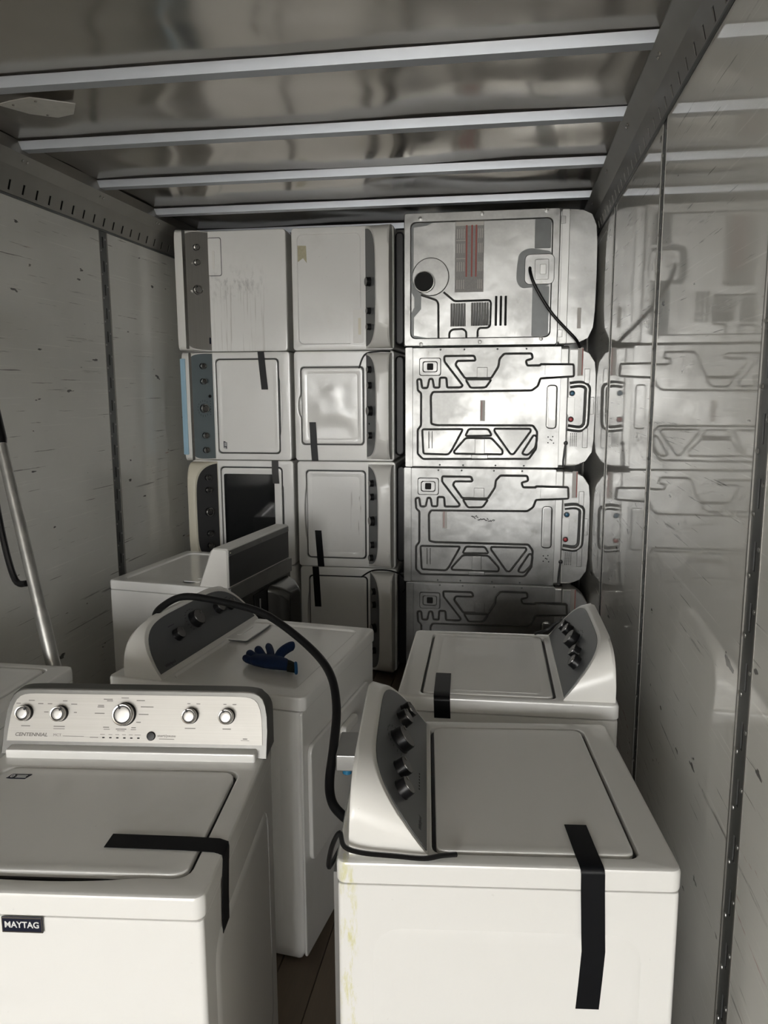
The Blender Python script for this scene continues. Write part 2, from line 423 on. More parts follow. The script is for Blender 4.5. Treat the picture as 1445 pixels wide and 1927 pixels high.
def cabinet(root, W, y0, y1, H, mat, name='cabinet', side_press=True, z0=.012):
    """painted steel box with soft vertical edges"""
    mb = MB(); zt = H-.042; L = []
    for z, i in ((z0, .02), (z0+.03, .004), (z0+.05, .003), (zt-.016, .003), (zt-.010, .004), (zt-.008, .007), (zt-.0075, .022), (zt+.002, .022)):
        L.append([(x, y, z) for x, y in rrect(-W/2+i, W/2-i, y0+i, y1-i, .012, 3)])
    mb.loft(L); c = mb.build(name, mat, root)
    ft = MB()
    for sx in (-1, 1):
        for y in (y0+.06, y1-.06):
            MB(Matrix.Translation((sx*(W/2-.06), y, 0))).lathe([(.018, 0), (.02, .006), (.012, .012), (.012, .03)], 10).build('foot', 'black', root)
    if side_press:
        for sx in (-1, 1):
            m4 = frame((sx*(W/2-.003), 0, 0), (0, sx, 0), (0, 0, 1), (sx, 0, 0))
            ya, yb = sorted((sx*(y0+.07), sx*(y1-.07)))
            p = MB(m4); L = []
            for h, i in ((-.001, 0), (.0028, .012), (.0035, .03)):
                L.append([(x, y, h) for x, y in rrect(ya+i, yb-i, .12+i, zt-.10-i, .06, 4)])
            p.loft(L); p.build('side_pressing', mat, root)
    return c

def deck(root, W, y0, y1, H, mat, rec=None, bump=0, name='top_deck', depth=.028, b=.010, bw=.17):
    """top with a rolled edge; rec=(x0,x1,ya,yb,r) is the lid well"""
    nf = 18; k = 4; L = []
    def lp(i, z, r=.022): return [(x, y, z) for x, y in rrect(-W/2+i, W/2-i, y0+i, y1-i, max(r-i, .004), k, nf)]
    L += [lp(.012, H-.046), lp(.001, H-.046), lp(0, H-.042), lp(0, H-b), lp(b*.3, H-b*.3), lp(b, H)]
    if rec:
        x0, x1, ya, yb, r = rec
        g = .007
        L.append([(x, y, H) for x, y in rrect(x0-g, x1+g, ya-g, yb+g, r+g, k, nf, bump, bw)])
        L.append([(x, y, H-.0025) for x, y in rrect(x0-g*.4, x1+g*.4, ya-g*.4, yb+g*.4, r+g*.4, k, nf, bump, bw)])
        L.append([(x, y, H-depth) for x, y in rrect(x0, x1, ya, yb, r, k, nf, bump*.8, bw)])
    return MB().loft(L).build(name, mat, root)

def lid(root, rec, H, mat, gap=.006, top=.001, name='lid', dent=0, bumph=.0, dish=.002):
    x0, x1, ya, yb, r = rec; k = 4; L = []; t = H+top
    for z, i in ((H-.02, gap+.001), (t-.005, gap), (t-.0015, gap+.0015), (t, gap+.005), (t-.0002, gap+.022), (t-dish, gap+.034)):
        L.append([(x, y, z) for x, y in rrect(x0+i, x1-i, ya+i, yb-i, r, k, 18)])
    MB().loft([[(x, y, z) for x, y in rrect(x0+.0005, x1-.0005, ya+.0005, yb-.0005, r, k, 18)] for z in (H-.026, H-.013)]).build('lid_gap_shade', 'black', root)  # black sheet under the lid, stands in for shade in the gap
    if not dent: return MB().loft(L).build(name, mat, root)
    mb = MB().loft(L, True, False); g = 30; i = gap+.034; pts = []
    xa, xb, yc, yd = x0+i, x1-i, ya+i, yb-i
    for j in range(g+1):
        for q in range(g+1):
            x = xa+(xb-xa)*q/g; y = yc+(yd-yc)*j/g; e = min(q, g-q, j, g-j)/g*4; e = min(1, e)
            d = dent*e*(noise.noise(Vector((x*5+dent*900, y*5, 2)))+.5*noise.noise(Vector((x*11, y*11+dent*700, 5))))
            pts.append((x, y, t-dish*1.02+d-.0001))
    mb.add(pts, [(j*(g+1)+q, j*(g+1)+q+1, (j+1)*(g+1)+q+1, (j+1)*(g+1)+q) for j in range(g) for q in range(g)])
    return mb.build(name, mat, root, 50)

class Console:
    """control console at the back of the top; panel plane leans back by tilt"""
    def __init__(s, root, W, H, yf, yb, T, tilt, n=5.0, m=2.2, nb=6, floor=.35, mat='plastic', panel='grey_panel', margin=.012, tt=.03, foot=.012, name='console', wfac=1.0, top_mat=None, pbase=.006, pw=None, trim=None):
        s.root, s.H, s.yf, s.T, s.a = root, H, yf, T, math.radians(tilt); s.n, s.m = n, m
        s.w = W*wfac/2-.004
        us = [math.sin(PI/2*(-1+2*i/40)) for i in range(41)]; L = []
        sa, ca = math.sin(s.a), math.cos(s.a)
        for u in us:
            t = max(s.arch(u), .004); hb = T*ca*(floor+(1-floor)*(max(0, 1-abs(u)**nb))**.5)
            by, bz = yf+t*sa, H+t*ca; hb = max(hb, t*ca*.985); e = .008
            ytop = max(by+.006, min(yb-.004, by+tt)) if hb < t*ca*1.02 else max(by+.006, yb-.012)
            x = u*s.w
            L.append([(x, yf, H-.001), (x, yf+.0004*sa, H+.0004*ca), (x, by-e*sa*.4, bz-e*ca*.4 if t > .02 else bz), (x, by+.003, bz+.001), (x, ytop, H+hb+.0005), (x, yb-.002, H+hb-.008), (x, yb, H+max(hb-.02, hb*.5)), (x, yb, H-.001)])
        s.body = MB().loft(L).build(name, mat, root, 40)
        if tt == .03 and n < 10:
            for sg in (-1, 1):
                seam = []
                for i in range(9):
                    u = sg*(1-.045*i/8-.02); t = max(s.arch(u), .004); seam.append((u*s.w+sg*.0012, yf+t*sa+.022+.03*(i/8), H+t*ca*.985+.012*(i/8)*0+.001))
                MB().tube(seam, .0009, 5).build('end_cap_seam', 'print', s.body)
        # face panel, slightly proud
        pwid = pw or 1-margin/s.w
        loops = []
        for u in us:
            x = u*s.w*pwid; t1 = max(s.arch(u)-margin, pbase+.0005)
            loops.append([s.P(x, pbase, .0002), s.P(x, t1, .0002), s.P(x, t1, .0022), s.P(x, pbase, .0022)])
        s.panel = MB().loft(loops).build('control_panel', panel, root, 40)
        if trim:   # bright strip along the foot of the panel
            MB(s.M(0, trim[1], .001)).rbox(-s.w*.985, s.w*.985, -trim[2]/2, trim[2]/2, 0, .004, .003, .001, 2).build('trim_strip', trim[0], root)
    def arch(s, u): return s.T*max(0, 1-abs(u)**s.n)**(1/s.m)
    def P(s, x, t, h=0):
        sa, ca = math.sin(s.a), math.cos(s.a)
        return (x, s.yf+t*sa-h*ca, s.H+t*ca+h*sa)
    def M(s, x, t, h=.0022):
        sa, ca = math.sin(s.a), math.cos(s.a)
        return frame(s.P(x, t, h), (1,0,0), (0,sa,ca), (0,-ca,sa))
    def knob(s, x, t, r=.02, h=.022, body='black', face='knob_face', ring=False, ang=.6):
        m4 = s.M(x, t)
        k = MB().lathe([(r*1.06, 0), (r*1.06, .002), (r, .004), (r*.97, h-.002), (r*.93, h)], 24)
        o = k.build('knob', body, s.root); o.matrix_local = m4
        if ring:
            MB().lathe([(r*1.0, h*.55), (r*1.0, h-.001), (r*.92, h+.0015), (r*.82, h+.001), (r*.74, h-.003), (r*.74, h-.006)], 28).build('chrome_ring', 'chrome', o)
            MB().lathe([(r*.74, h-.003), (r*.70, h), (r*.60, h+.0008), (r*.3, h+.0012)], 24).build('knob_cap', face, o)
        else:
            MB().lathe([(r*.90, h-.001), (r*.88, h+.0008), (r*.80, h+.0006), (r*.78, h+.0002)], 24).build('knob_cap', face, o)
        c, sn = math.cos(ang), math.sin(ang)
        MB(frame((0,0,h+.0008), (c,sn,0), (-sn,c,0), (0,0,1))).box(r*.55, r*.93, -.0022, .0022, -.002, .002).build('pointer', 'black' if ring else 'chrome', o)
        return o
    def marks(s, x, t, r, n, a0, a1, mat='print_dark', sz=.006):
        """small printed tick words around a dial"""
        mb = MB()
        for i in range(n):
            a = a0+(a1-a0)*i/(n-1); mb.mat = s.M(x+r*math.cos(a)*1.15, t+r*math.sin(a))
            mb.box(-sz, sz, -.0011, .0011, 0, .0002)
        mb.build('dial_print', mat, s.panel, 0)
    def text(s, st, x, t, size, mat='print', **k): return text('lettering', st, size, mat, s.M(x, t), s.root, **k)
    def leds(s, x, t, n, dx, mat='dark'):
        for i in range(n): MB(s.M(x+dx*i, t)).rbox(-.0035, .0035, -.0016, .0016, 0, .0006, .0015, .0002, 2).build('indicator_light', mat, s.root)
    def button(s, x, t, r=.010):
        o = MB().lathe([(r, 0), (r, .003), (r*.85, .005), (r*.3, .0055)], 18).build('start_button', 'black', s.root); o.matrix_local = s.M(x, t); return o

REC = (-.30, .30, -.268, .147, .022)
def tape_top(root, path_pts, wvec, mat='tape', name='tape_strip'):
    return MB().ribbon(path_pts, wvec).build(name, mat, root, 60)
Z = (0,0,1)
def arch_console(root, W, H, knobs, yf=.158, yb=.318, T=.205, tilt=37, panel='grey_panel', mat='plastic', **k):
    c = Console(root, W, H, yf, yb, T, tilt, mat=mat, panel=panel, margin=.012, **k)
    for x, t, r in knobs: c.knob(x, t, r, .022 if r < .026 else .026)
    return c
def rear_gear(root, W, yb, H):
    """valve bracket and hose end behind the console"""
    b = MB().rbox(.06, .20, yb-.012, yb+.045, H-.05, H-.008, .004, .003).build('valve_bracket', 'galv_dull', root)
    MB(frame((.115, yb+.022, H-.052), (1,0,0), (0,-1,0), (0,0,-1))).lathe([(.016, 0), (.016, .014), (.012, .016), (.012, .03)], 14).build('water_inlet', 'blue_cap', root)

# ---- near right washer (stands sideways, console to the left)
H = .92; W = .686
nr = tag(empty('washing_machine', upright(-.022, 1.788, 96)), 'nearest white top-load washer on the right, turned sideways, black tape down its side', 'washing machine', 'top-load washers standing on the floor')
cabinet(nr, W, -.343, .343, H, 'white_yel'); deck(nr, W, -.343, .343, H, 'white_yel', REC, .0); lid(nr, REC, H, 'white_clean')
c = arch_console(nr, .64, H, [(-.20, .098, .022), (-.125, .108, .022), (-.0, .118, .031), (.135, .112, .022), (.205, .10, .022)])
c.marks(-.0, .118, .044, 14, -.6, PI+.6); c.leds(-.10, .035, 6, .014); c.text('Whirlpool', -.235, .03, .014, 'print_dark', sx=.9)
tape_top(nr, [((-.19, -.16, H+.0022), Z), ((-.30, -.163, H+.0022), Z), ((-.334, -.165, H+.0012), Z), ((-.3425, -.166, H-.003), (-.7,0,.7)), ((-.3435, -.167, H-.012), (-1,0,0)), ((-.3435, -.168, H-.05), (-1,0,0)), ((-.343, -.172, H-.14), (-1,0,0)), ((-.3425, -.174, H-.18), (-1,0,0)), ((-.3425, -.170, H-.25), (-1,0,0)), ((-.3425, -.166, H-.31), (-1,0,0))], (0, .0235, 0))
rear_gear(nr, W, .343, H+.035)
MB().box(-.30, .30, .343, .352, .05, H-.05).build('back_panel', 'galv_dull', nr, 0)
MB().tube(spline([(-.10, .36, .80), (-.27, .365, .86), (-.325, .352, H+.02), (-.328, .335, H+.055), (-.336, .325, H+.03), (-.337, .29, H+.018), (-.336, .22, H+.012), (-.335, .165, H+.008), (-.33, .13, H+.012), (-.32, .10, H+.009)], 6), .0052, 6).build('power_cord', 'rubber', nr)

# ---- washer behind it, console to the right
fr = tag(empty('washing_machine', upright(-.003, 2.625, -88.5)), 'white top-load washer with its console against the right wall, behind the nearest washer', 'washing machine', 'top-load washers standing on the floor')
REC2 = (-.30, .305, -.262, .150, .022)
cabinet(fr, .672, -.335, .335, H, 'white'); deck(fr, .672, -.335, .335, H, 'white', REC2, .0); lid(fr, REC2, H, 'white_clean', dent=.0016)
c = arch_console(fr, .64, H, [(-.19, .09, .021), (-.12, .1, .021), (.0, .105, .029), (.115, .1, .021), (.185, .088, .021)], yf=.172, yb=.325)
c.marks(0, .105, .044, 14, -.6, PI+.6)
tape_top(fr, [((.135, -.20, H+.0022), Z), ((.29, -.196, H+.0022), Z), ((.327, -.195, H+.0012), Z), ((.3355, -.194, H-.004), (.7,0,.7)), ((.3365, -.194, H-.012), (1,0,0)), ((.3365, -.192, H-.066), (1,0,0))], (0, .025, 0))
MB().tube(spline([(-.31, .12, H+.008), (-.325, .17, H+.02), (-.32, .22, H+.06), (-.34, .30, H+.05), (-.345, .34, H-.02)], 6), .006, 6).build('power_cord', 'rubber', fr)

# ---- near left washer with the silver console
nl = tag(empty('washing_machine', upright(-.922, 1.559, 6)), 'white top-load washer with brushed silver console and navy badge, front left', 'washing machine', 'top-load washers standing on the floor')
REC3 = (-.295, .295, -.272, .155, .03)
cabinet(nl, W, -.335, .335, H, 'white_clean'); deck(nl, W, -.335, .335, H, 'white_clean', REC3, .018, bw=.19); lid(nl, REC3, H, 'white')
c = Console(nl, .706, H, .225, .325, .165, 20, n=26, m=3, nb=16, floor=.7, mat='frame_grey', panel='steel_bright', margin=.012, tt=.05, pbase=.032, name='console')
MB().rbox(-.325, .325, .200, .24, H-.004, H+.022, .006, .005).build('console_foot', 'white_clean', nl)
for x, t, r in ((-.293, .103, .0195), (-.199, .103, .0195), (-.027, .104, .028), (.147, .103, .0195), (.243, .103, .0195)):
    c.knob(x, t, r, .022, 'black', 'knob_silver', True, 1.0 if x < -.1 else 2.0)
c.text('CENTENNIAL', -.325+.052, .048, .0125, 'print', shear=.15, bold=.0003, sx=1.15)
c.text('MCT', -.203, .048, .0095, 'print', sx=1.1)
mbp = MB()
def dash(x, t, l, h=.0011): mbp.mat = c.M(x, t); mbp.box(-l, l, -h, h, 0, .0002)
for args in ((-.16,.046,.028,.0006), (-.29,.07,.012), (-.2,.07,.015), (-.2,.064,.015,.0008), (-.28,.135,.008), (-.255,.127,.007), (-.315,.127,.006), (-.19,.135,.006), (-.165,.127,.008), (-.23,.127,.006), (-.238,.106,.006), (-.16,.106,.004),
             (-.075,.141,.012), (-.07,.137,.008), (-.03,.145,.01), (.012,.139,.011), (.03,.123,.017), (.022,.104,.013), (.01,.084,.006), (-.093,.125,.008), (-.093,.121,.009), (-.095,.105,.013), (-.075,.07,.008), (-.073,.065,.008,.0007), (-.035,.066,.014), (-.035,.062,.01,.0007), (-.002,.07,.006), (-.002,.065,.007,.0007),
             (.147,.071,.014), (.243,.071,.011), (.14,.133,.004), (.165,.133,.005), (.235,.133,.004), (.26,.133,.005), (.087,.043,.02,.0008), (.292,.047,.006), (.292,.043,.011,.0006), (-.105,.044,.011,.0009), (-.083,.052,.006,.0007), (-.062,.052,.005,.0006), (-.044,.052,.005,.0006), (-.026,.052,.005,.0006), (-.008,.052,.005,.0006), (.01,.052,.008,.0006)):
    dash(*args)
mbp.mat = Matrix.Identity(4); mbp.build('fine_print', 'print', c.panel, 0)
c.leds(-.080, .044, 6, .0185); c.button(.046, .050, .0115)
c.text('start/pause', .062, .051, .0095, 'print', align='LEFT', bold=.0001, sx=1.15)
# badge on the front and the warranty badge on the lid
bd = MB(frame((-.006, -.335, .856), (1,0,0), (0,0,1), (0,-1,0))).rbox(-.040, .040, -.0165, .0165, 0, .003, .002, .001, 2).build('brand_badge', 'badge', nl)
fm = MB(frame((-.006, -.338, .856), (1,0,0), (0,0,1), (0,-1,0)))
for x0, x1, y0, y1 in ((-.039,.039,.0135,.0155), (-.039,.039,-.0155,-.0135), (-.039,-.0375,-.0155,.0155), (.0375,.039,-.0155,.0155)): fm.box(x0, x1, y0, y1, -.0005, .0006)
fm.build('badge_border', 'chrome', bd, 0)
text('lettering', 'MAYTAG', .0180, 'print_white', frame((-.006, -.3388, .8565), (1,0,0), (0,0,1), (0,-1,0)), bd, bold=.0003, sx=.93)
def ten_badge(root, x, y, z):
    b = MB(Matrix.Translation((x, y, z))).prism([(-.034, -.011), (.026, -.011), (.034, .011), (-.026, .011)], 0, .0015).build('warranty_badge', 'badge', root)
    text('lettering', '10', .019, 'print_white', Matrix.Translation((x-.016, y, z+.0016)), b, shear=.2, bold=.0003)
    q = MB()
    for yy, l in ((.004, .013), (-.001, .012), (-.006, .013)):
        q.mat = Matrix.Translation((x+.013, y+yy, z+.0016)); q.box(-l, l, -.0012, .0012, 0, .0002)
    q.mat = Matrix.Identity(4); q.build('badge_print', 'print_white', b, 0)
ten_badge(nl, -.245, .105, H-.0008)
tape_top(nl, [((.093, -.160, H+.0022), Z), ((.26, -.163, H+.0022), Z), ((.325, -.166, H+.0015), Z), ((.3425, -.168, H-.003), (.7,0,.7)), ((.344, -.170, H-.012), (1,0,0)), ((.344, -.178, H-.05), (1,0,0)), ((.343, -.184, H-.11), (1,0,0)), ((.343, -.187, H-.165), (1,0,0))], (0, .0245, 0))

# ---- washer by the left wall of which only the top corner shows
fz = tag(empty('washing_machine', upright(-1.795, 2.035, 90)), 'white machine against the left wall, only a top corner showing behind the silver console', 'washing machine', 'top-load washers standing on the floor')
cabinet(fz, W, -.34, .34, H, 'white'); deck(fz, W, -.34, .34, H, 'white', REC, 0); lid(fz, REC, H, 'white')
arch_console(fz, .64, H, [(-.15, .09, .021), (0, .1, .028), (.15, .09, .021)], yf=.18, yb=.325)

# ---- dryers
def dryer_top(root, W, y0, y1, H, mat, lint=1):
    xs = W/2-.05
    deck(root, W, y0, y1, H, mat, (-xs, xs, y0+.06, y1-.215, .03), 0, depth=.008)
    if lint:
        s = lint
        x0, x1 = sorted((s*(W/2-.075), s*(W/2-.075-.21)))
        lt = MB()
        lt.rbox(x0, x1, y1-.285, y1-.195, H-.003, H+.003, .01, .002); o = lt.build('lint_lid', mat, root)
        MB().rbox(x0-.004, x1+.004, y1-.289, y1-.192, H-.0035, H-.0005, .012, .001).build('lint_lid_gap', 'grey_panel', root)
        MB().rbox((x0+x1)/2-.055, (x0+x1)/2+.055, y1-.235, y1-.215, H+.002, H+.006, .006, .002).build('lint_lid_grip', mat, o)
def dryer_front(root, W, y0, H, mat):
    m4 = frame((0, y0, 0), (1,0,0), (0,0,1), (0,-1,0))
    MB(m4).rbox(-W/2+.004, W/2-.004, .03, H-.05, -.004, .006, .012, .005).build('front_panel', mat, root)
    d = MB(m4).rbox(-W/2+.035, W/2-.10, .35, .745, .006, .022, .03, .006, 4).build('door', mat, root)
    h = MB(m4); h.rbox(-.075, .06, .665, .70, .022, .046, .015, .008, 4); h.build('door_handle', 'plastic', d)
H1 = .92
d1 = tag(empty('clothes_dryer', upright(-.903, 2.627, 82.5)), 'white dryer in the middle with a blue glove lying on its top', 'clothes dryer', 'dryers standing on the floor')
cabinet(d1, .737, -.335, .35, H1, 'white'); dryer_top(d1, .737, -.35, .35, H1, 'white', 1); dryer_front(d1, .737, -.335, H1, 'white')
c = arch_console(d1, .725, H1, [(-.155, .105, .022), (-.015, .122, .031), (.15, .118, .022), (.235, .108, .022)], yf=.15, yb=.29, T=.20, pbase=.018, panel='grey_panel')
c.marks(-.015, .122, .044, 16, -.7, PI+.7, 'print_dark', .005); c.text('Whirlpool', -.275, .032, .016, 'print_dark', sx=.9)
ms = MB()
for x, t in ((-.155, .145), (.15, .155), (.235, .14)): ms.mat = c.M(x, t); ms.box(-.02, .02, -.0015, .0015, 0, .0002)
ms.mat = Matrix.Identity(4); ms.build('dial_print', 'print_dark', c.panel, 0)

d2 = tag(empty('clothes_dryer', upright(-1.578, 3.855, -98)), 'white dryer at the left with its rear side open, angular console seen from behind', 'clothes dryer', 'dryers standing on the floor')
cabinet(d2, .735, -.325, .33, H1, 'white', side_press=False); dryer_top(d2, .735, -.325, .335, H1, 'white', 1)
# wedge console with sloping ends seen from behind
L = []
for i, x in enumerate([-.355, -.347, -.2, 0, .2, .347, .355]):
    e = .006 if i in (0, 6) else 0
    L.append([(x, .175+e, H1-.001), (x, .240+e, H1+.172-e), (x, .257, H1+.188-e), (x, .322-e, H1+.188-e), (x, .332-e, H1+.183-e), (x, .332-e, H1-.001)])
MB().loft(L).build('console', 'plastic', d2)
MB(frame((0, .332, H1), (-1,0,0), (0,0,1), (0,1,0))).rbox(-.342, .342, .004, .150, -.002, .002, .003, .001).build('console_back_plate', 'dark_panel', d2)
MB(frame((0, .332, H1), (-1,0,0), (0,0,1), (0,1,0))).rbox(-.345, .345, .150, .178, -.002, .003, .003, .001).build('top_flange', 'galv_dull', d2)
for x in (-.33, 0, .33): MB(frame((x, .336, H1+.165), (-1,0,0), (0,0,1), (0,1,0))).lathe([(.005, 0), (.004, .002), (.001, .003)], 8).build('screw', 'chrome', d2)
MB().box(-.355, .355, .33, .345, H1-.075, H1-.002).build('rear_flange', 'galv_dull', d2, 0)
MB().box(-.35, .35, .33, .336, .05, H1-.08).build('back_panel', 'steel_dark', d2, 0)
MB().rbox(-.03, .10, .336, .342, H1-.25, H1-.1, .01, .002).build('terminal_opening', 'dark', d2)
MB().tube([(.05, .345, H1-.13), (.055, .347, H1-.17), (.045, .347, H1-.20), (.03, .345, H1-.19)], .004, 6).build('terminal_wire', 'galv_dull', d2)
hb = MB(); Lh = []
for y, i in ((.336, 0), (.385, .02), (.425, .055), (.432, .075)):
    Lh.append([(x, y, z) for x, z in rrect(-.34+i, -.06-i, .22+i, H1-.09-i*.9, .04, 4)])
hb.loft(Lh).build('heater_cover', 'steel_dark', d2)

# ------------------------------------------------------------------ stacked machines
RZ = [.018, .706, 1.394, 2.082]
def lying_left(xc, zc, ydeck, H):     # console to the left: back -> -X, top -> -Y
    return frame((xc, ydeck+H, zc), (0,0,1), (-1,0,0), (0,-1,0))
def lying_right(xc, zc, ydeck, H):    # console to the right
    return frame((xc, ydeck+H, zc), (0,0,-1), (1,0,0), (0,-1,0))
def rear_view(xb, zc, yback):         # back faces the camera, top to the right
    return frame((xb, yback, zc), (0,0,1), (0,-1,0), (1,0,0))
YD = 4.87; XC1 = -1.715; XC2 = -1.04
G1 = 'machines lying on their sides in the back stacks'
def put_tape(root, y, xa, xb, hw, mat='tape', z=None, side=None):
    z = z or H+.0022; pth = [((xa, y, z), Z), ((xb, y+ (.004 if xb > xa else -.004), z), Z)]
    return tape_top(root, pth, (0, hw, 0), mat)

# column 1 (left)
r = tag(empty('clothes_dryer', lying_left(XC1-.01, RZ[3]+.3685, YD, H)), 'dryer with silver console and brown run marks, top of the leftmost stack', 'clothes dryer', G1)
cabinet(r, .737, -.343, .343, H, 'white'); deck(r, .737, -.343, .343, H, 'white_drip')
MB().rbox(.10, .325, .075, .16, H-.001, H+.0025, .012, .002).build('lint_lid', 'white_drip', r)
MB().rbox(.096, .329, .071, .16, H-.002, H+.0012, .014, .001).build('lint_lid_gap', 'grey_panel', r)
MB().rbox(.14, .25, .115, .13, H+.002, H+.005, .005, .002).build('lint_lid_grip', 'plastic', r)
c = Console(r, .735, H, .155, .33, .17, 42, n=26, m=3, nb=16, floor=.75, mat='plastic', panel='steel', margin=.006, tt=.03, pbase=.004)
MB(c.M(0, .168, -.002)).rbox(-.355, .355, -.012, .008, 0, .006, .006, .002).build('trim_strip', 'chrome', r)
for x, t, rr in ((.262, .085, .019), (.172, .085, .019), (.008, .085, .028)): c.knob(x, t, rr, .022, 'black', 'knob_silver', True)
MB(c.M(-.30, .012)).rbox(-.02, .02, -.006, .006, 0, .001, .001, .0003).build('badge', 'badge', r)

r = tag(empty('washing_machine', lying_left(XC1, RZ[2]+.343, YD, H)), 'washer with blue-grey five-knob console, second from the top of the leftmost stack', 'washing machine', G1)
cabinet(r, W, -.343, .343, H, 'white'); deck(r, W, -.343, .343, H, 'white', REC, .016); lid(r, REC, H, 'white_clean')
c = Console(r, W, H, .165, .325, .165, 40, n=26, m=3, nb=16, floor=.75, mat='plastic', panel='blue_grey', margin=.006, tt=.03, pbase=.004)
MB(c.M(0, .160, -.002)).rbox(-.335, .335, -.010, .008, 0, .006, .006, .002).build('trim_strip', 'chrome', r)
MB().rbox(-.30, .30, .295, .327, H+.112, H+.136, .006, .003).build('protective_film', 'film_blue', r)
for x, t, rr in ((.255, .075, .019), (.160, .075, .019), (-.01, .075, .027), (-.182, .075, .019), (-.275, .075, .019)): c.knob(x, t, rr, .022, 'black', 'knob_face', True)
c.marks(-.01, .075, .042, 12, -.6, PI+.6); c.button(.066, .03); c.leds(-.05, .028, 6, .017)
ten_badge(r, -.255, .10, H-.0008)
tape_top(r, [((.343, -.156, H+.0012), Z), ((.23, -.165, H+.0025), Z), ((.107, -.176, H+.0022), Z)], (0, .0215, 0))

r = tag(empty('washing_machine', lying_left(XC1+.008, RZ[1]+.343, YD, H)), 'washer with cream console and smoked glass lid, third down in the leftmost stack', 'washing machine', G1)
cabinet(r, W, -.343, .343, H, 'white'); deck(r, W, -.343, .343, H, 'white', REC, .022)
ld = lid(r, REC, H, 'white_clean')
MB().rbox(-.255, .255, -.215, .125, H+.0005, H+.0035, .012, .001).build('lid_glass', 'glass', ld)
c = arch_console(r, .675, H, [], yf=.165, yb=.325, T=.175, tilt=38, panel='dark_panel', mat='cream', n=5.5, m=2.2)
for x, t, rr in ((.235, .08, .019), (.155, .08, .019), (.012, .08, .027), (-.13, .08, .019), (-.21, .08, .019)): c.knob(x, t, rr, .022, 'black', 'knob_face', True)
tape_top(r, [((.343, -.222, H+.0012), Z), ((.27, -.222, H+.0028), Z), ((.195, -.226, H+.0028), Z)], (0, .022, 0), 'tape_worn')

r = tag(empty('washing_machine', lying_left(XC1+.01, RZ[0]+.343, YD, H)), 'bottom washer of the leftmost stack, mostly hidden behind the dryer', 'washing machine', G1)
cabinet(r, W, -.343, .343, H, 'white'); deck(r, W, -.343, .343, H, 'white', REC, .016); lid(r, REC, H, 'white_clean')
arch_console(r, .66, H, [(-.19, .088, .021), (-.1, .1, .021), (0, .105, .028), (.12, .1, .021), (.19, .09, .021)])

# column 2
Y0C = -.308
def col2_console(r, knobs, **k):
    kw = dict(yf=.155, yb=.318, T=.175, tilt=30); kw.update(k)
    return arch_console(r, .66, H, knobs, **kw)
r = tag(empty('clothes_dryer', lying_right(XC2, RZ[3]+.3685, YD, H)), 'dryer with a torn label on its top, top of the second stack', 'clothes dryer', G1)
cabinet(r, .737, Y0C, .33, H, 'white'); deck(r, .737, Y0C, .33, H, 'white', (-.325, .325, Y0C+.04, .12, .03), 0, depth=.007)
MB().rbox(.115, .335, .055, .148, H-.0085, H+.001, .012, .001).build('lint_lid_surround', 'white', r)
MB().rbox(.125, .325, .075, .14, H, H+.0035, .008, .0015).build('lint_lid', 'plastic', r)
MB().rbox(.175, .275, .108, .126, H+.003, H+.0042, .004, .0005).build('lint_lid_slot', 'cream', r)
lb = MB(); lb.prism([(-.265, -.275), (-.262, -.215), (-.16, -.212), (-.19, -.235), (-.165, -.272)], H-.0075, H-.0062); lb.build('torn_label', 'remnant', r, 0)
c = arch_console(r, .725, H, [(-.03, .08, .027), (.14, .08, .02), (.235, .08, .02)], yf=.155, yb=.322, T=.175, tilt=30, n=5, m=2.2)
def back_box(r, W):
    MB().rbox(-W/2+.03, W/2-.03, .325, .385, .10, H-.06, .03, .015).build('rear_black_box', 'black', r)  # black box filling the gap behind the cabinet
back_box(r, .737)
r = tag(empty('washing_machine', lying_right(XC2, RZ[2]+.343, YD, H)), 'washer with a dented lid, second from the top of the second stack', 'washing machine', G1)
cabinet(r, W, Y0C, .33, H, 'white'); deck(r, W, Y0C, .33, H, 'white', (-.245, .24, -.265, .138, .02), .018, bw=.07); lid(r, (-.245, .24, -.265, .138, .02), H, 'white_clean', dent=.006)
c = col2_console(r, [(-.225, .08, .021), (-.13, .085, .021), (.025, .09, .030), (.175, .085, .021)]); c.button(.105, .055, .006)
tape_top(r, [((.098, -.192, H+.0022), Z), ((.25, -.185, H+.0028), Z), ((.343, -.180, H+.0012), Z)], (0, .0215, 0))
MB().tube(spline([(-.235, .11, H+.006), (-.30, .135, H+.008), (-.328, .17, H+.012), (-.336, .25, H+.02), (-.334, .31, H+.03)], 6), .005, 6).build('power_cord', 'rubber', r)
back_box(r, W)
RECC = (-.285, .285, -.25, .138, .022)
r = tag(empty('washing_machine', lying_right(XC2+.008, RZ[1]+.343, YD, H)), 'washer with a scratched lid, third down in the second stack', 'washing machine', G1)
cabinet(r, W, Y0C, .33, H, 'white'); deck(r, W, Y0C, .33, H, 'white', RECC, .012); lid(r, RECC, H, 'white_scr', dent=.003)
c = col2_console(r, [(-.215, .085, .021), (-.13, .09, .021), (.022, .092, .030), (.175, .088, .021), (.262, .07, .021)])
tape_top(r, [((.105, -.176, H+.0022), Z), ((.25, -.166, H+.0028), Z), ((.343, -.160, H+.0012), Z)], (0, .0215, 0)); back_box(r, W)
r = tag(empty('washing_machine', lying_right(XC2+.015, RZ[0]+.343, YD, H)), 'bottom washer of the second stack, tape running down its lid', 'washing machine', G1)
cabinet(r, W, Y0C, .33, H, 'white'); deck(r, W, Y0C, .33, H, 'white', RECC, .012); lid(r, RECC, H, 'white_clean')
col2_console(r, [(-.21, .085, .021), (-.125, .09, .021), (.03, .092, .030), (.18, .088, .021)])
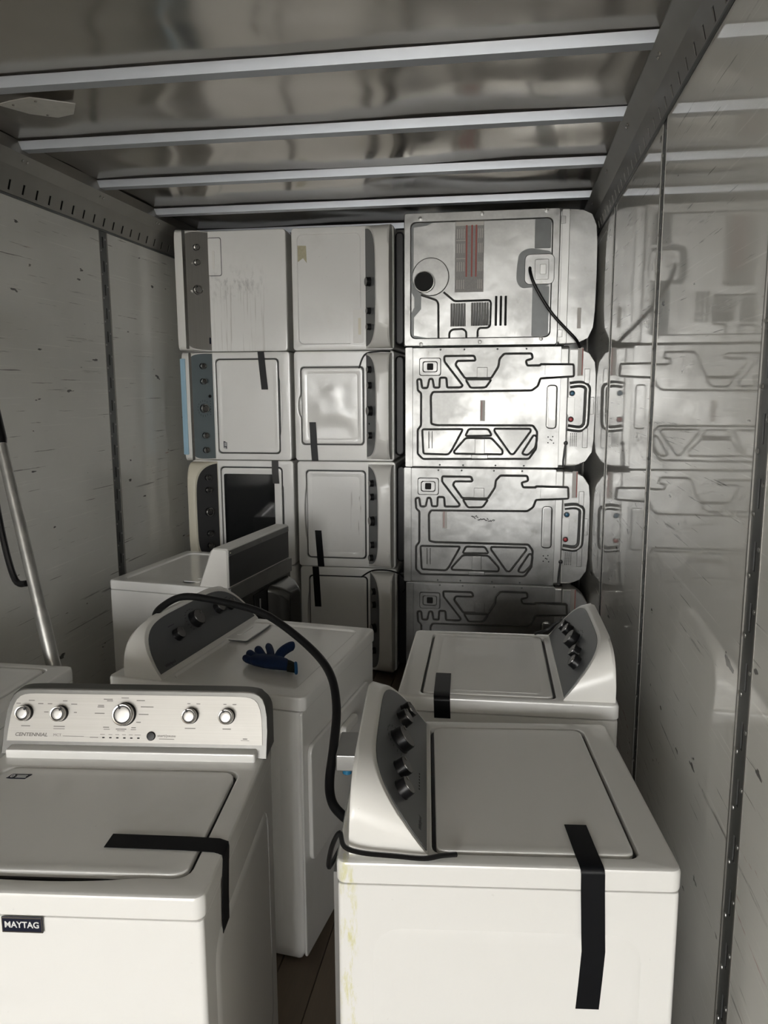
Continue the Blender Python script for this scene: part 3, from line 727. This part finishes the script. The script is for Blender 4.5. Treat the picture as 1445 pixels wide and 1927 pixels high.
tape_top(r, [((-.343, -.205, H+.0012), Z), ((-.26, -.200, H+.0028), Z), ((-.075, -.192, H+.0022), Z)], (0, .0215, 0)); back_box(r, W)
MB().tube(spline([(-.285, .10, H+.006), (-.32, .15, H+.01), (-.336, .20, H+.015), (-.336, .30, H+.03), (-.30, .37, H+.02), (-.22, .385, H-.02), (-.18, .36, H-.04)], 6), .005, 6).build('power_cord', 'rubber', r)

# ---- right stack: machines seen from behind
YB = 4.56; XB = -.60
def bp(px, py, sc=933., x0=65, y0=85, half=.343):   # reads the stamping pattern from pixel positions in a crop of the image
    return ((px-x0)/sc, half-(py-y0)/sc)
def back_frame(yb):      # (a=z, b=x, height outwards)
    return frame((0, yb, 0), (0,0,1), (1,0,0), (0,1,0))
OUT = [(275,133),(432,133),(440,157),(343,158),(333,178),(385,250),(523,250),(560,190),(565,150),(588,124),(730,124),(735,150),(700,160),(708,186),(775,186),(778,180),(945,182),(948,242),(778,252),(765,292),(735,314),(215,320),(203,340),(206,490),(235,498),(745,498),(768,530),(764,620),(728,674),(162,680),(134,652),(134,522),(152,500),(152,326),(134,312),(130,255),(150,252),(156,300),(186,300),(196,252),(212,252),(220,298),(250,298),(252,246),(286,246),(290,298),(362,298),(375,288),(275,160)]
CUT = [[(158,520),(378,518),(318,632),(300,655),(165,652)], [(393,565),(530,565),(590,630),(588,652),(335,650),(330,638)], [(408,517),(512,517),(532,552),(390,555)], [(545,515),(732,515),(735,528),(648,650),(632,650),(545,530)], [(770,560),(760,615),(722,655),(692,648),(700,630),(752,545)], [(388,255),(525,255),(495,298),(415,300)]]
def washer_back(label, zc, dy=0, dx=0, cord=True, group=G1, marks=False, lab=(480,420)):
    yb = .343
    root = tag(empty('washing_machine', rear_view(XB+dx, zc, YB+yb+dy)), label, 'washing machine', group)
    cabinet(root, W, -.343, yb, H, 'white', side_press=False)
    deck(root, W, -.343, yb, H, 'galv_dull')
    bf = back_frame(yb)
    pan = MB(bf).rbox(.002, .876, -W/2+.004, W/2-.004, -.002, .004, .006, .002).build('back_panel', 'galv', root)
    # side flange strip at the foot
    MB(bf).rbox(0, .045, -W/2, W/2, .003, .009, .008, .003).build('foot_flange', 'galv', pan)
    out = roundpoly([bp(*p) for p in OUT], .009)
    mb = MB(frame((0, yb+.003, 0), (0,0,1), (1,0,0), (0,1,0)))
    n = len(out); inner = out
    mb.prism([(p[0], p[1]) for p in out], 0, .006); mb.build('stamped_field', 'galv', pan, 30)
    rb = MB(bf); rb.tube([(p[0], p[1], .0075) for p in out], .0068, 4, closed=True, flat=1.7, up=(0,0,1))
    for cpoly in CUT:
        q = roundpoly([bp(*p) for p in cpoly], .012); rb.tube([(p[0], p[1], .009) for p in q], .0062, 4, closed=True, flat=1.7, up=(0,0,1))
    rb.tube([(*bp(203, 530), .009), (*bp(203, 622), .009)], .012, 8, flat=.4, up=(0,0,1))
    rb.build('stamped_ribs', 'galv', pan, 25)
    # square pressing with its hole
    a0, b1 = bp(140, 140); a1, b0 = bp(258, 236)
    fr_ = MB(bf); Ls = []
    for h, i in ((.003, 0), (.011, .005), (.011, .02), (.006, .025)): Ls.append([(x, y, h) for x, y in rrect(a0+i, a1-i, b0+i, b1-i, .012, 3)])
    fr_.loft(Ls).build('square_pressing', 'galv', pan)
    MB(bf).rbox(*[v for v in (bp(182,170)[0], bp(216,170)[0], bp(0,205)[1], bp(0,170)[1])], .004, .0068, .006, .0005).build('square_hole', 'dark', pan)
    a0, b1 = bp(448, 192); a1, b0 = bp(503, 246); MB(bf).rbox(a0, a1, b0, b1, .003, .010, .005, .003).build('tab_pressing', 'galv', pan)
    a0, b1 = bp(442, 570); a1, b0 = bp(494, 650); MB(bf).rbox(a0, a1, b0, b1, .007, .012, .005, .003).build('tab_pressing', 'galv', pan)
    a0, b1 = bp(424, 655); a1, b0 = bp(512, 676); MB(bf).rbox(a0, a1, b0, b1, .007, .014, .004, .003).build('tab_pressing', 'galv', pan)
    # curved hem by the top and vertical slot
    a0, b1 = bp(812, 285); a1, b0 = bp(868, 515)
    MB(bf).rbox(a0, a1, b0, b1, .003, .014, .02, .009).build('hem_pressing', 'galv', pan)
    MB(bf).rbox(a0+.003, a0+.012, b0+.012, b1-.012, .012, .0155, .004, .001).build('hem_slot', 'galv_dull', pan)
    for px in (254, 380, 553, 703):
        for py in (99, 712):
            q = bp(px, py); MB(bf @ Matrix.Translation((q[0], q[1], .004))).lathe([(.0055, 0), (.0045, .003), (.001, .004)], 8).build('screw', 'post', pan)
    a0, b1 = bp(lab[0]-13, lab[1]-55); a1, b0 = bp(lab[0]+13, lab[1]+55)
    sk = MB(bf).box(a0, a1, b0, b1, .0035, .0046).build('label_strip', 'sticker', pan, 0)
    MB(bf).box(a0+.008, a0+.011, b0+.006, b1-.006, .0046, .005).build('label_print', 'red', sk, 0)
    pf = MB(bf)
    for px, py in ((826,558),(850,556),(838,572),(826,588),(855,590),(845,575)):
        q = bp(px, py); pf.mat = bf @ Matrix.Translation((q[0], q[1], .004)); pf.lathe([(.004, 0), (.004, .0008)], 8)
    pf.mat = Matrix.Identity(4); pf.build('vent_holes', 'dark', pan)
    if marks:
        mk = MB(bf); rnd = random.Random(3); x = 440
        while x < 560:
            q = bp(x, 352+rnd.uniform(-8, 12)+(x-440)*.14); mk.mat = bf @ Matrix.Translation((q[0], q[1], .0044)) @ Matrix.Rotation(rnd.uniform(-.9, .9), 4, 'Z')
            mk.box(-.006, .006, -.0022, .0022, 0, .0004); x += 7
        mk.mat = Matrix.Identity(4); mk.build('pen_scrawl', 'dark', pan, 0)
    # console from behind
    c = Console(root, .66, H, .155, .335, .175, 28, n=5, m=2.2, nb=5, floor=.25, mat='plastic', panel='grey_panel', margin=.012)
    for x, t, rr in ((-.19, .09, .021), (0, .1, .028), (.19, .09, .021)): c.knob(x, t, rr)
    bf2 = back_frame(.335)
    o = [(H+.004, -.318), (H+.06, -.318), (H+.105, -.30), (H+.138, -.25), (H+.146, -.18), (H+.148, 0), (H+.146, .18), (H+.138, .25), (H+.105, .30), (H+.06, .318), (H+.004, .318)]
    cb = MB(bf2).prism(o, -.002, .004).build('console_back', 'galv', root)
    ho = [bp(930, 288), bp(985, 283), bp(1018, 300), bp(1020, 345), bp(1018, 470), bp(1010, 500), bp(985, 515), bp(925, 508)]
    MB(bf2).tube([(p.x, p.y, .014) for p in spline([(*q, 0) for q in ho], 5)], .0125, 10, up=(0,0,1)).build('drain_hose_clip', 'galv_dull', root)
    MB(bf2).tube([(p.x, p.y, .006) for p in spline([(*q, 0) for q in ho], 5)], .019, 8, flat=.35, up=(0,0,1)).build('hose_channel', 'post', root)
    for (px, py), m in (((943,330), 'blue_cap'), ((940,465), 'red_cap')):
        q = bp(px, py); i = MB(bf2 @ Matrix.Translation((q[0], q[1], .004))).lathe([(.016, 0), (.016, .008), (.011, .010), (.011, .004)], 16).build('water_inlet', 'post', root)
        MB(bf2 @ Matrix.Translation((q[0], q[1], .004))).lathe([(.0105, .003), (.0105, .010), (.006, .0125)], 14).build('inlet_cap', m, i)
    a0, b1 = bp(921, 350); a1, b0 = bp(957, 443); MB(bf2).rbox(a0, a1, b0, b1, .003, .0065, .004, .001).build('inlet_plate', 'galv_dull', cb)
    a0, b1 = bp(1003, 204); a1, b0 = bp(1030, 280); MB(bf2).rbox(a0, a1, b0, b1, .003, .009, .004, .003).build('console_rib', 'galv', cb)
    a0, b1 = bp(1003, 512); a1, b0 = bp(1030, 615); MB(bf2).rbox(a0, a1, b0, b1, .003, .009, .004, .003).build('console_rib', 'galv', cb)
    a0, b1 = bp(1036, 350); a1, b0 = bp(1056, 440); MB(bf2).rbox(a0, a1, b0, b1, .003, .009, .004, .003).build('console_rib', 'galv', cb)
    a0, b1 = bp(966, 97); a1, b0 = bp(994, 240)
    sk = MB(bf2).box(a0, a1, b0, b1, .0035, .0046).build('warning_label', 'sticker', cb, 0)
    MB(bf2).box(a1-.007, a1-.002, b0+.004, b1-.004, .0046, .005).build('label_print', 'red', sk, 0)
    g = MB()
    for i in range(4):
        for j in range(9):
            q = bp(942+i*10, 540+j*8); g.mat = bf2 @ Matrix.Translation((q[0], q[1], .004)); g.lathe([(.003, 0), (.003, .0006)], 6)
    g.mat = Matrix.Identity(4); g.build('vent_grille', 'dark', cb)
    # arm of the stamped field reaching over the deck edge
    a0, b1 = bp(800, 182); a1, b0 = bp(948, 246); MB(back_frame(yb)).rbox(a0, a1, b0, b1, .002, .010, .01, .003).build('bridge_plate', 'galv', root)
    if cord:
        pts = [(*bp(918, 590), .012), (*bp(912, 640), .014), (*bp(908, 690), .016), (*bp(910, 716), .02)]
        MB(bf2).tube(spline(pts, 4), .0055, 6).build('power_cord', 'rubber', root)
        q = bp(918, 590); MB(bf2 @ Matrix.Translation((q[0], q[1], .004))).lathe([(.013, 0), (.011, .008), (.006, .010)], 12).build('cord_grommet', 'rubber', root)
    return root
washer_back('metal back of the washer directly under the dryer back in the right stack', RZ[2]+.343)
washer_back('metal back with dark pen scrawl across its middle, third down in the right stack', RZ[1]+.343, dx=-.008, marks=True, lab=(290,365))
washer_back('bottom metal back of the right stack, half hidden by the washer in front', RZ[0]+.343, dx=.005, lab=(270,430))

# dryer back at the top of the right stack (image crop pixels, at 1000 px per metre)
yb = .345; WD = .725; HD = .90
dr = tag(empty('clothes_dryer', rear_view(XB-.004, RZ[3]+WD/2, YB+yb-.02)), 'dryer showing its metal back, round vent and black cord, top of the right stack', 'clothes dryer', G1)
cabinet(dr, WD, -.345, yb, HD, 'white', side_press=False); deck(dr, WD, -.345, yb, HD, 'galv_dull')
def dp(px, py): return ((px-65)/985., WD/2-(py-92)/1000.)
bf = back_frame(yb)
pan = MB(bf).rbox(.0, .855, -WD/2+.002, WD/2-.002, -.004, .002, .006, .002).build('back_panel', 'galv', dr)
# raised border frame
bo = MB(bf); a0, b1 = dp(66, 92); a1, b0 = dp(905, 815)
ia0, ib1 = dp(100, 140); ia1, ib0 = dp(868, 775)
Ls = []
for h, t in ((.002, 0), (.012, .004)): Ls.append([(x, y, h) for x, y in rrect(a0+t, a1-t, b0+t, b1-t, .01, 4)])
for h, t in ((.012, 0), (.003, -.006)): Ls.append([(x, y, h) for x, y in rrect(ia0-t, ia1+t, ib0-t, ib1+t, .03, 4)])
bo.loft(Ls, False, False).build('border_frame', 'galv', pan)
for px, py in ((156,124),(490,108),(830,90),(162,804),(487,795),(818,782)):
    q = dp(px, max(104, py)); MB(bf @ Matrix.Translation((q[0], q[1], .012))).lathe([(.012, 0), (.012, .001), (.009, .0015), (.008, .004), (.003, .005)], 14).build('bolt', 'galv_dull', pan)
# dark reflections in the sheet, laid on as flat dark strips
fo = MB(bf); a0, b1 = dp(772, 145); a1, b0 = dp(858, 300); fo.rbox(a0, a1, b0, b1, .003, .0045, .006, .001).build('reflection_strip', 'post', pan); fo = MB(bf)
a0, b1 = dp(766, 500); a1, b0 = dp(855, 768); fo.rbox(a0, a1, b0, b1, .003, .0045, .006, .001); fo.build('reflection_strip', 'post', pan)
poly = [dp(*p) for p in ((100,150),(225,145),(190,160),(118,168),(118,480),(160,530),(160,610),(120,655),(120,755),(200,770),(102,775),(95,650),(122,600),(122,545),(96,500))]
MB(bf).prism(poly, .003, .0045).build('reflection_strip', 'post', pan)
# exhaust collar
q = dp(212, 435); MB(bf @ Matrix.Translation((q[0], q[1], .003))).lathe([(.105, 0), (.10, .005), (.07, .006), (.02, .0062)], 36).build('exhaust_plate', 'galv', pan)
q = dp(180, 465); ex = MB(bf @ Matrix.Translation((q[0], q[1], .006))).lathe([(.058, 0), (.058, .035), (.053, .036), (.051, .004), (.05, .003)], 32).build('exhaust_collar', 'galv_dull', pan)
MB(bf @ Matrix.Translation((q[0], q[1], .006))).lathe([(.0515, .003), (.0515, .008), (.03, .007)], 28).build('exhaust_opening', 'dark', ex)
# wiring label with red lines
a0, b1 = dp(346, 145); a1, b0 = dp(502, 522)
sk = MB(bf).box(a0, a1, b0, b1, .003, .0045).build('wiring_label', 'sticker_grey', pan, 0)
MB(bf).box(dp(346,0)[0]+.002, a1-.002, dp(0,168)[1], dp(0,148)[1], .0045, .005).build('label_heading', 'sticker', sk, 0)
for px in (408, 437, 460): MB(bf).box(dp(px-4,0)[0], dp(px+4,0)[0], dp(0,440)[1], dp(0,165)[1], .0045, .0051).build('red_line', 'red', sk, 0)
lp = MB(bf)
for py in (243, 340): lp.box(dp(352,0)[0], dp(402,0)[0], dp(0,py+4)[1], dp(0,py)[1], .0045, .005)
for px in (358, 370, 382, 394, 472, 482, 492):
    for py in (185, 262, 360, 455): lp.box(dp(px-2,0)[0], dp(px+2,0)[0], dp(0,py+50)[1], dp(0,py)[1], .0045, .005)
lp.build('label_print', 'sticker', sk, 0)
# louvres
for x0, n, y0_, y1_, st in ((330, 6, 582, 708, 14), (443, 7, 580, 706, 14)):
    for i in range(n):
        px = x0+i*st; lv = MB(bf); lv.tube([(*dp(px, y0_), .004), (*dp(px+2, y1_), .004)], .0058, 8, flat=.8, up=(0,0,1)); lv.build('louvre', 'galv_dull', pan)
        MB(bf).box(dp(px-6,0)[0], dp(px-2,0)[0], dp(0,y1_)[1], dp(0,y0_)[1], .0025, .0036).build('louvre_slot', 'dark', pan, 0)
for px in (566, 592, 618): MB(bf).rbox(dp(px,0)[0], dp(px+13,0)[0], dp(0,708)[1], dp(0,546)[1], .002, .0045, .004, .001).build('vent_slot', 'dark', pan)
# stamped outlines
rb = MB(bf)
for line in ([(160,532),(245,562),(256,580),(258,772)], [(285,520),(345,570),(535,568),(544,580),(542,705),(530,718),(485,718),(474,730),(474,768)], [(318,772),(318,740),(335,724),(395,722),(412,738),(412,772)]):
    rb.tube([(p[0], p[1], .004) for p in roundpoly([dp(*p) for p in line], .012, 3, False)], .0058, 4, flat=1.8, up=(0,0,1))
rb.build('stamped_ribs', 'galv', pan, 25)
# terminal cover recess and cover
rc = MB(bf); poly = roundpoly([dp(*p) for p in ((870,318),(745,295),(690,320),(680,400),(678,470),(705,510),(860,498))], .03, 5); rc.prism([(p[0], p[1]) for p in poly], .003, .0052); rc.build('terminal_recess', 'post', pan)
a0, b1 = dp(722, 330); a1, b0 = dp(880, 490); tc_ = MB(bf).rbox(a0, a1, b0, b1, .004, .016, .03, .004, 5).build('terminal_cover', 'galv', dr)
a0, b1 = dp(776, 358); a1, b0 = dp(850, 466); MB(bf).rbox(a0, a1, b0, b1, .014, .019, .008, .003).build('cover_pressing', 'galv', tc_)
a0, b1 = dp(803, 385); a1, b0 = dp(836, 438); MB(bf).rbox(a0, a1, b0, b1, .017, .022, .006, .002).build('cover_plate', 'galv_dull', tc_)
pts = [(*dp(750, 402), .014), (*dp(752, 430), .045), (*dp(772, 490), .055), (*dp(820, 575), .05), (*dp(880, 660), .045), (*dp(950, 735), .04), (*dp(1003, 790), .03), (*dp(1030, 830), -.03)]
MB(bf).tube(spline(pts, 7), .0085, 8).build('power_cord', 'rubber', dr)
# console from behind
c = Console(dr, WD-.01, HD, .155, .338, .175, 28, n=6, m=2.4, nb=6, floor=.25, mat='plastic', panel='grey_panel', margin=.012)
for x, t, rr in ((-.19, .09, .021), (0, .1, .028), (.19, .09, .021)): c.knob(x, t, rr)
bf2 = back_frame(.338)
o = [(HD+.004, -.352), (HD+.07, -.348), (HD+.118, -.325), (HD+.142, -.27), (HD+.15, -.18), (HD+.152, 0), (HD+.15, .18), (HD+.142, .27), (HD+.118, .325), (HD+.07, .348), (HD+.004, .352)]
cb = MB(bf2).prism(o, -.002, .004).build('console_back', 'galv', dr)
MB(bf2).rbox(HD-.038, HD+.002, -.355, .355, .002, .010, .004, .002).build('console_hinge_strip', 'galv_dull', dr)
for b in (.30, -.30): MB(bf2).rbox(HD-.045, HD-.02, b-.02, b+.02, .008, .014, .003, .002).build('hinge_clip', 'galv', dr)
sk = MB(bf2).box(dp(1008,0)[0], dp(1028,0)[0], dp(0,728)[1], dp(0,618)[1], .004, .0046).build('label_strip', 'sticker', cb, 0)

# ------------------------------------------------------------------ loose things
# blue work glove on the middle dryer
GX, GY = -.79, 2.47
gl = tag(empty('work_glove', Matrix.Translation((GX, GY, H1+.0005))), 'blue rubber-coated work glove lying on the middle dryer', 'glove')
g = MB()
def finger(pts, r):
    P = spline([(x-GX, y-GY, z) for x, y, z in pts], 6); n = len(P)-1
    R_ = [r*(.95+.1*math.sin(3*i/n)) if i < n-2 else r*(.86 if i == n-2 else (.66 if i == n-1 else .3)) for i in range(n+1)]
    g.tube(P, R_, 12)
Lp = []
for x, y, hw, hz in ((-.855, 2.463, .020, .011), (-.845, 2.464, .034, .016), (-.81, 2.462, .046, .019), (-.775, 2.455, .046, .020), (-.745, 2.448, .042, .019), (-.72, 2.438, .036, .017), (-.712, 2.434, .028, .012)):
    Lp.append([(x-GX-.25*hw*math.cos(t), y-GY+hw*math.cos(t), .021+hz*math.sin(t)) for t in [2*PI*i/18 for i in range(18)]])
g.loft(Lp)
finger([(-.835, 2.452, .018), (-.868, 2.472, .019), (-.892, 2.505, .015)], .0125)
finger([(-.832, 2.475, .020), (-.866, 2.508, .022), (-.893, 2.552, .015)], .0138)
finger([(-.815, 2.485, .021), (-.846, 2.535, .025), (-.876, 2.598, .016)], .0142)
finger([(-.79, 2.488, .021), (-.815, 2.555, .026), (-.852, 2.645, .015)], .0128)
finger([(-.765, 2.47, .022), (-.762, 2.52, .034), (-.748, 2.575, .036), (-.735, 2.588, .034)], .0170)
gb = g.build('glove_body', 'glove', gl)
gb.modifiers.clear()
md = gb.modifiers.new('remesh', 'REMESH'); md.mode = 'VOXEL'; md.voxel_size = .0025; md.use_smooth_shade = True
md = gb.modifiers.new('smooth', 'SMOOTH'); md.iterations = 3; md.factor = .5
Lc = []
for x, y, hw, hz in ((-.722, 2.438, .0365, .0175), (-.705, 2.430, .034, .0165), (-.688, 2.42, .030, .0145), (-.68, 2.415, .027, .012)):
    Lc.append([(x-GX-.3*hw*math.cos(t), y-GY+hw*math.cos(t), .0185+hz*math.sin(t)) for t in [2*PI*i/18 for i in range(18)]])
MB().loft(Lc).build('cuff', 'cuff', gl)
ring = [(-.684-GX-.009*math.cos(t), 2.417-GY+.029*math.cos(t), .0185+.0135*math.sin(t)) for t in [2*PI*i/22 for i in range(22)]]
MB().tube(ring, .0055, 8, closed=True).build('cuff_edge', 'cuff_edge', gl)

# thick black cord arching over the middle dryer
HP = [(-1.24, 2.60, .97), (-1.225, 2.53, 1.06), (-1.174, 2.50, 1.112), (-1.095, 2.48, 1.150), (-.978, 2.45, 1.152), (-.813, 2.40, 1.137), (-.709, 2.35, 1.108), (-.58, 2.25, 1.06), (-.504, 2.15, 1.025), (-.465, 2.05, .971), (-.451, 1.95, .908), (-.448, 1.88, .838), (-.43, 1.83, .807), (-.396, 1.80, .79), (-.374, 1.79, .785)]
hs = MB().tube(spline(HP, 6), .0125, 12).build('power_cable', 'rubber'); tag(hs, 'thick black cable arching over the middle dryer towards the nearest right washer', 'cable')
# cargo bar leaning in the left corner
cb0 = tag(empty('cargo_bar', Matrix.Identity(4)), 'galvanised steel tube with a black grip leaning at the left edge', 'cargo bar')
A = Vector((-1.05, 2.20, .03)); P2 = Vector((-1.603, 2.50, .818)); P1 = Vector((-1.907, 2.72, 1.6686))
d = (P1-P2).normalized(); A = P2-d*(P2.z-.03)/d.z; Bp = P1+d*.56
MB().tube([A, P2+d*.25, P2+d*.26, P1+d*.02], [.026, .0255, .0225, .0215], 18).build('tube', 'bar', cb0)
MB().tube([P1-d*.02, P1, Bp-d*.02, Bp], [.022, .026, .026, .02], 18).build('grip', 'rubber', cb0)
MB().tube([A-d*.02, A+d*.02], [.030, .028], 16).build('rubber_foot', 'rubber', cb0)
hp = [P2+d*.36+Vector((-.03,0,-.0)), P2+d*.40+Vector((-.075,.01,-.03)), P2+d*.52+Vector((-.09,.01,0)), P2+d*.75+Vector((-.075,.01,0)), P2+d*.86+Vector((-.02,0,0))]
MB().tube(spline([tuple(p) for p in hp], 6), .012, 10).build('lever', 'black', cb0)
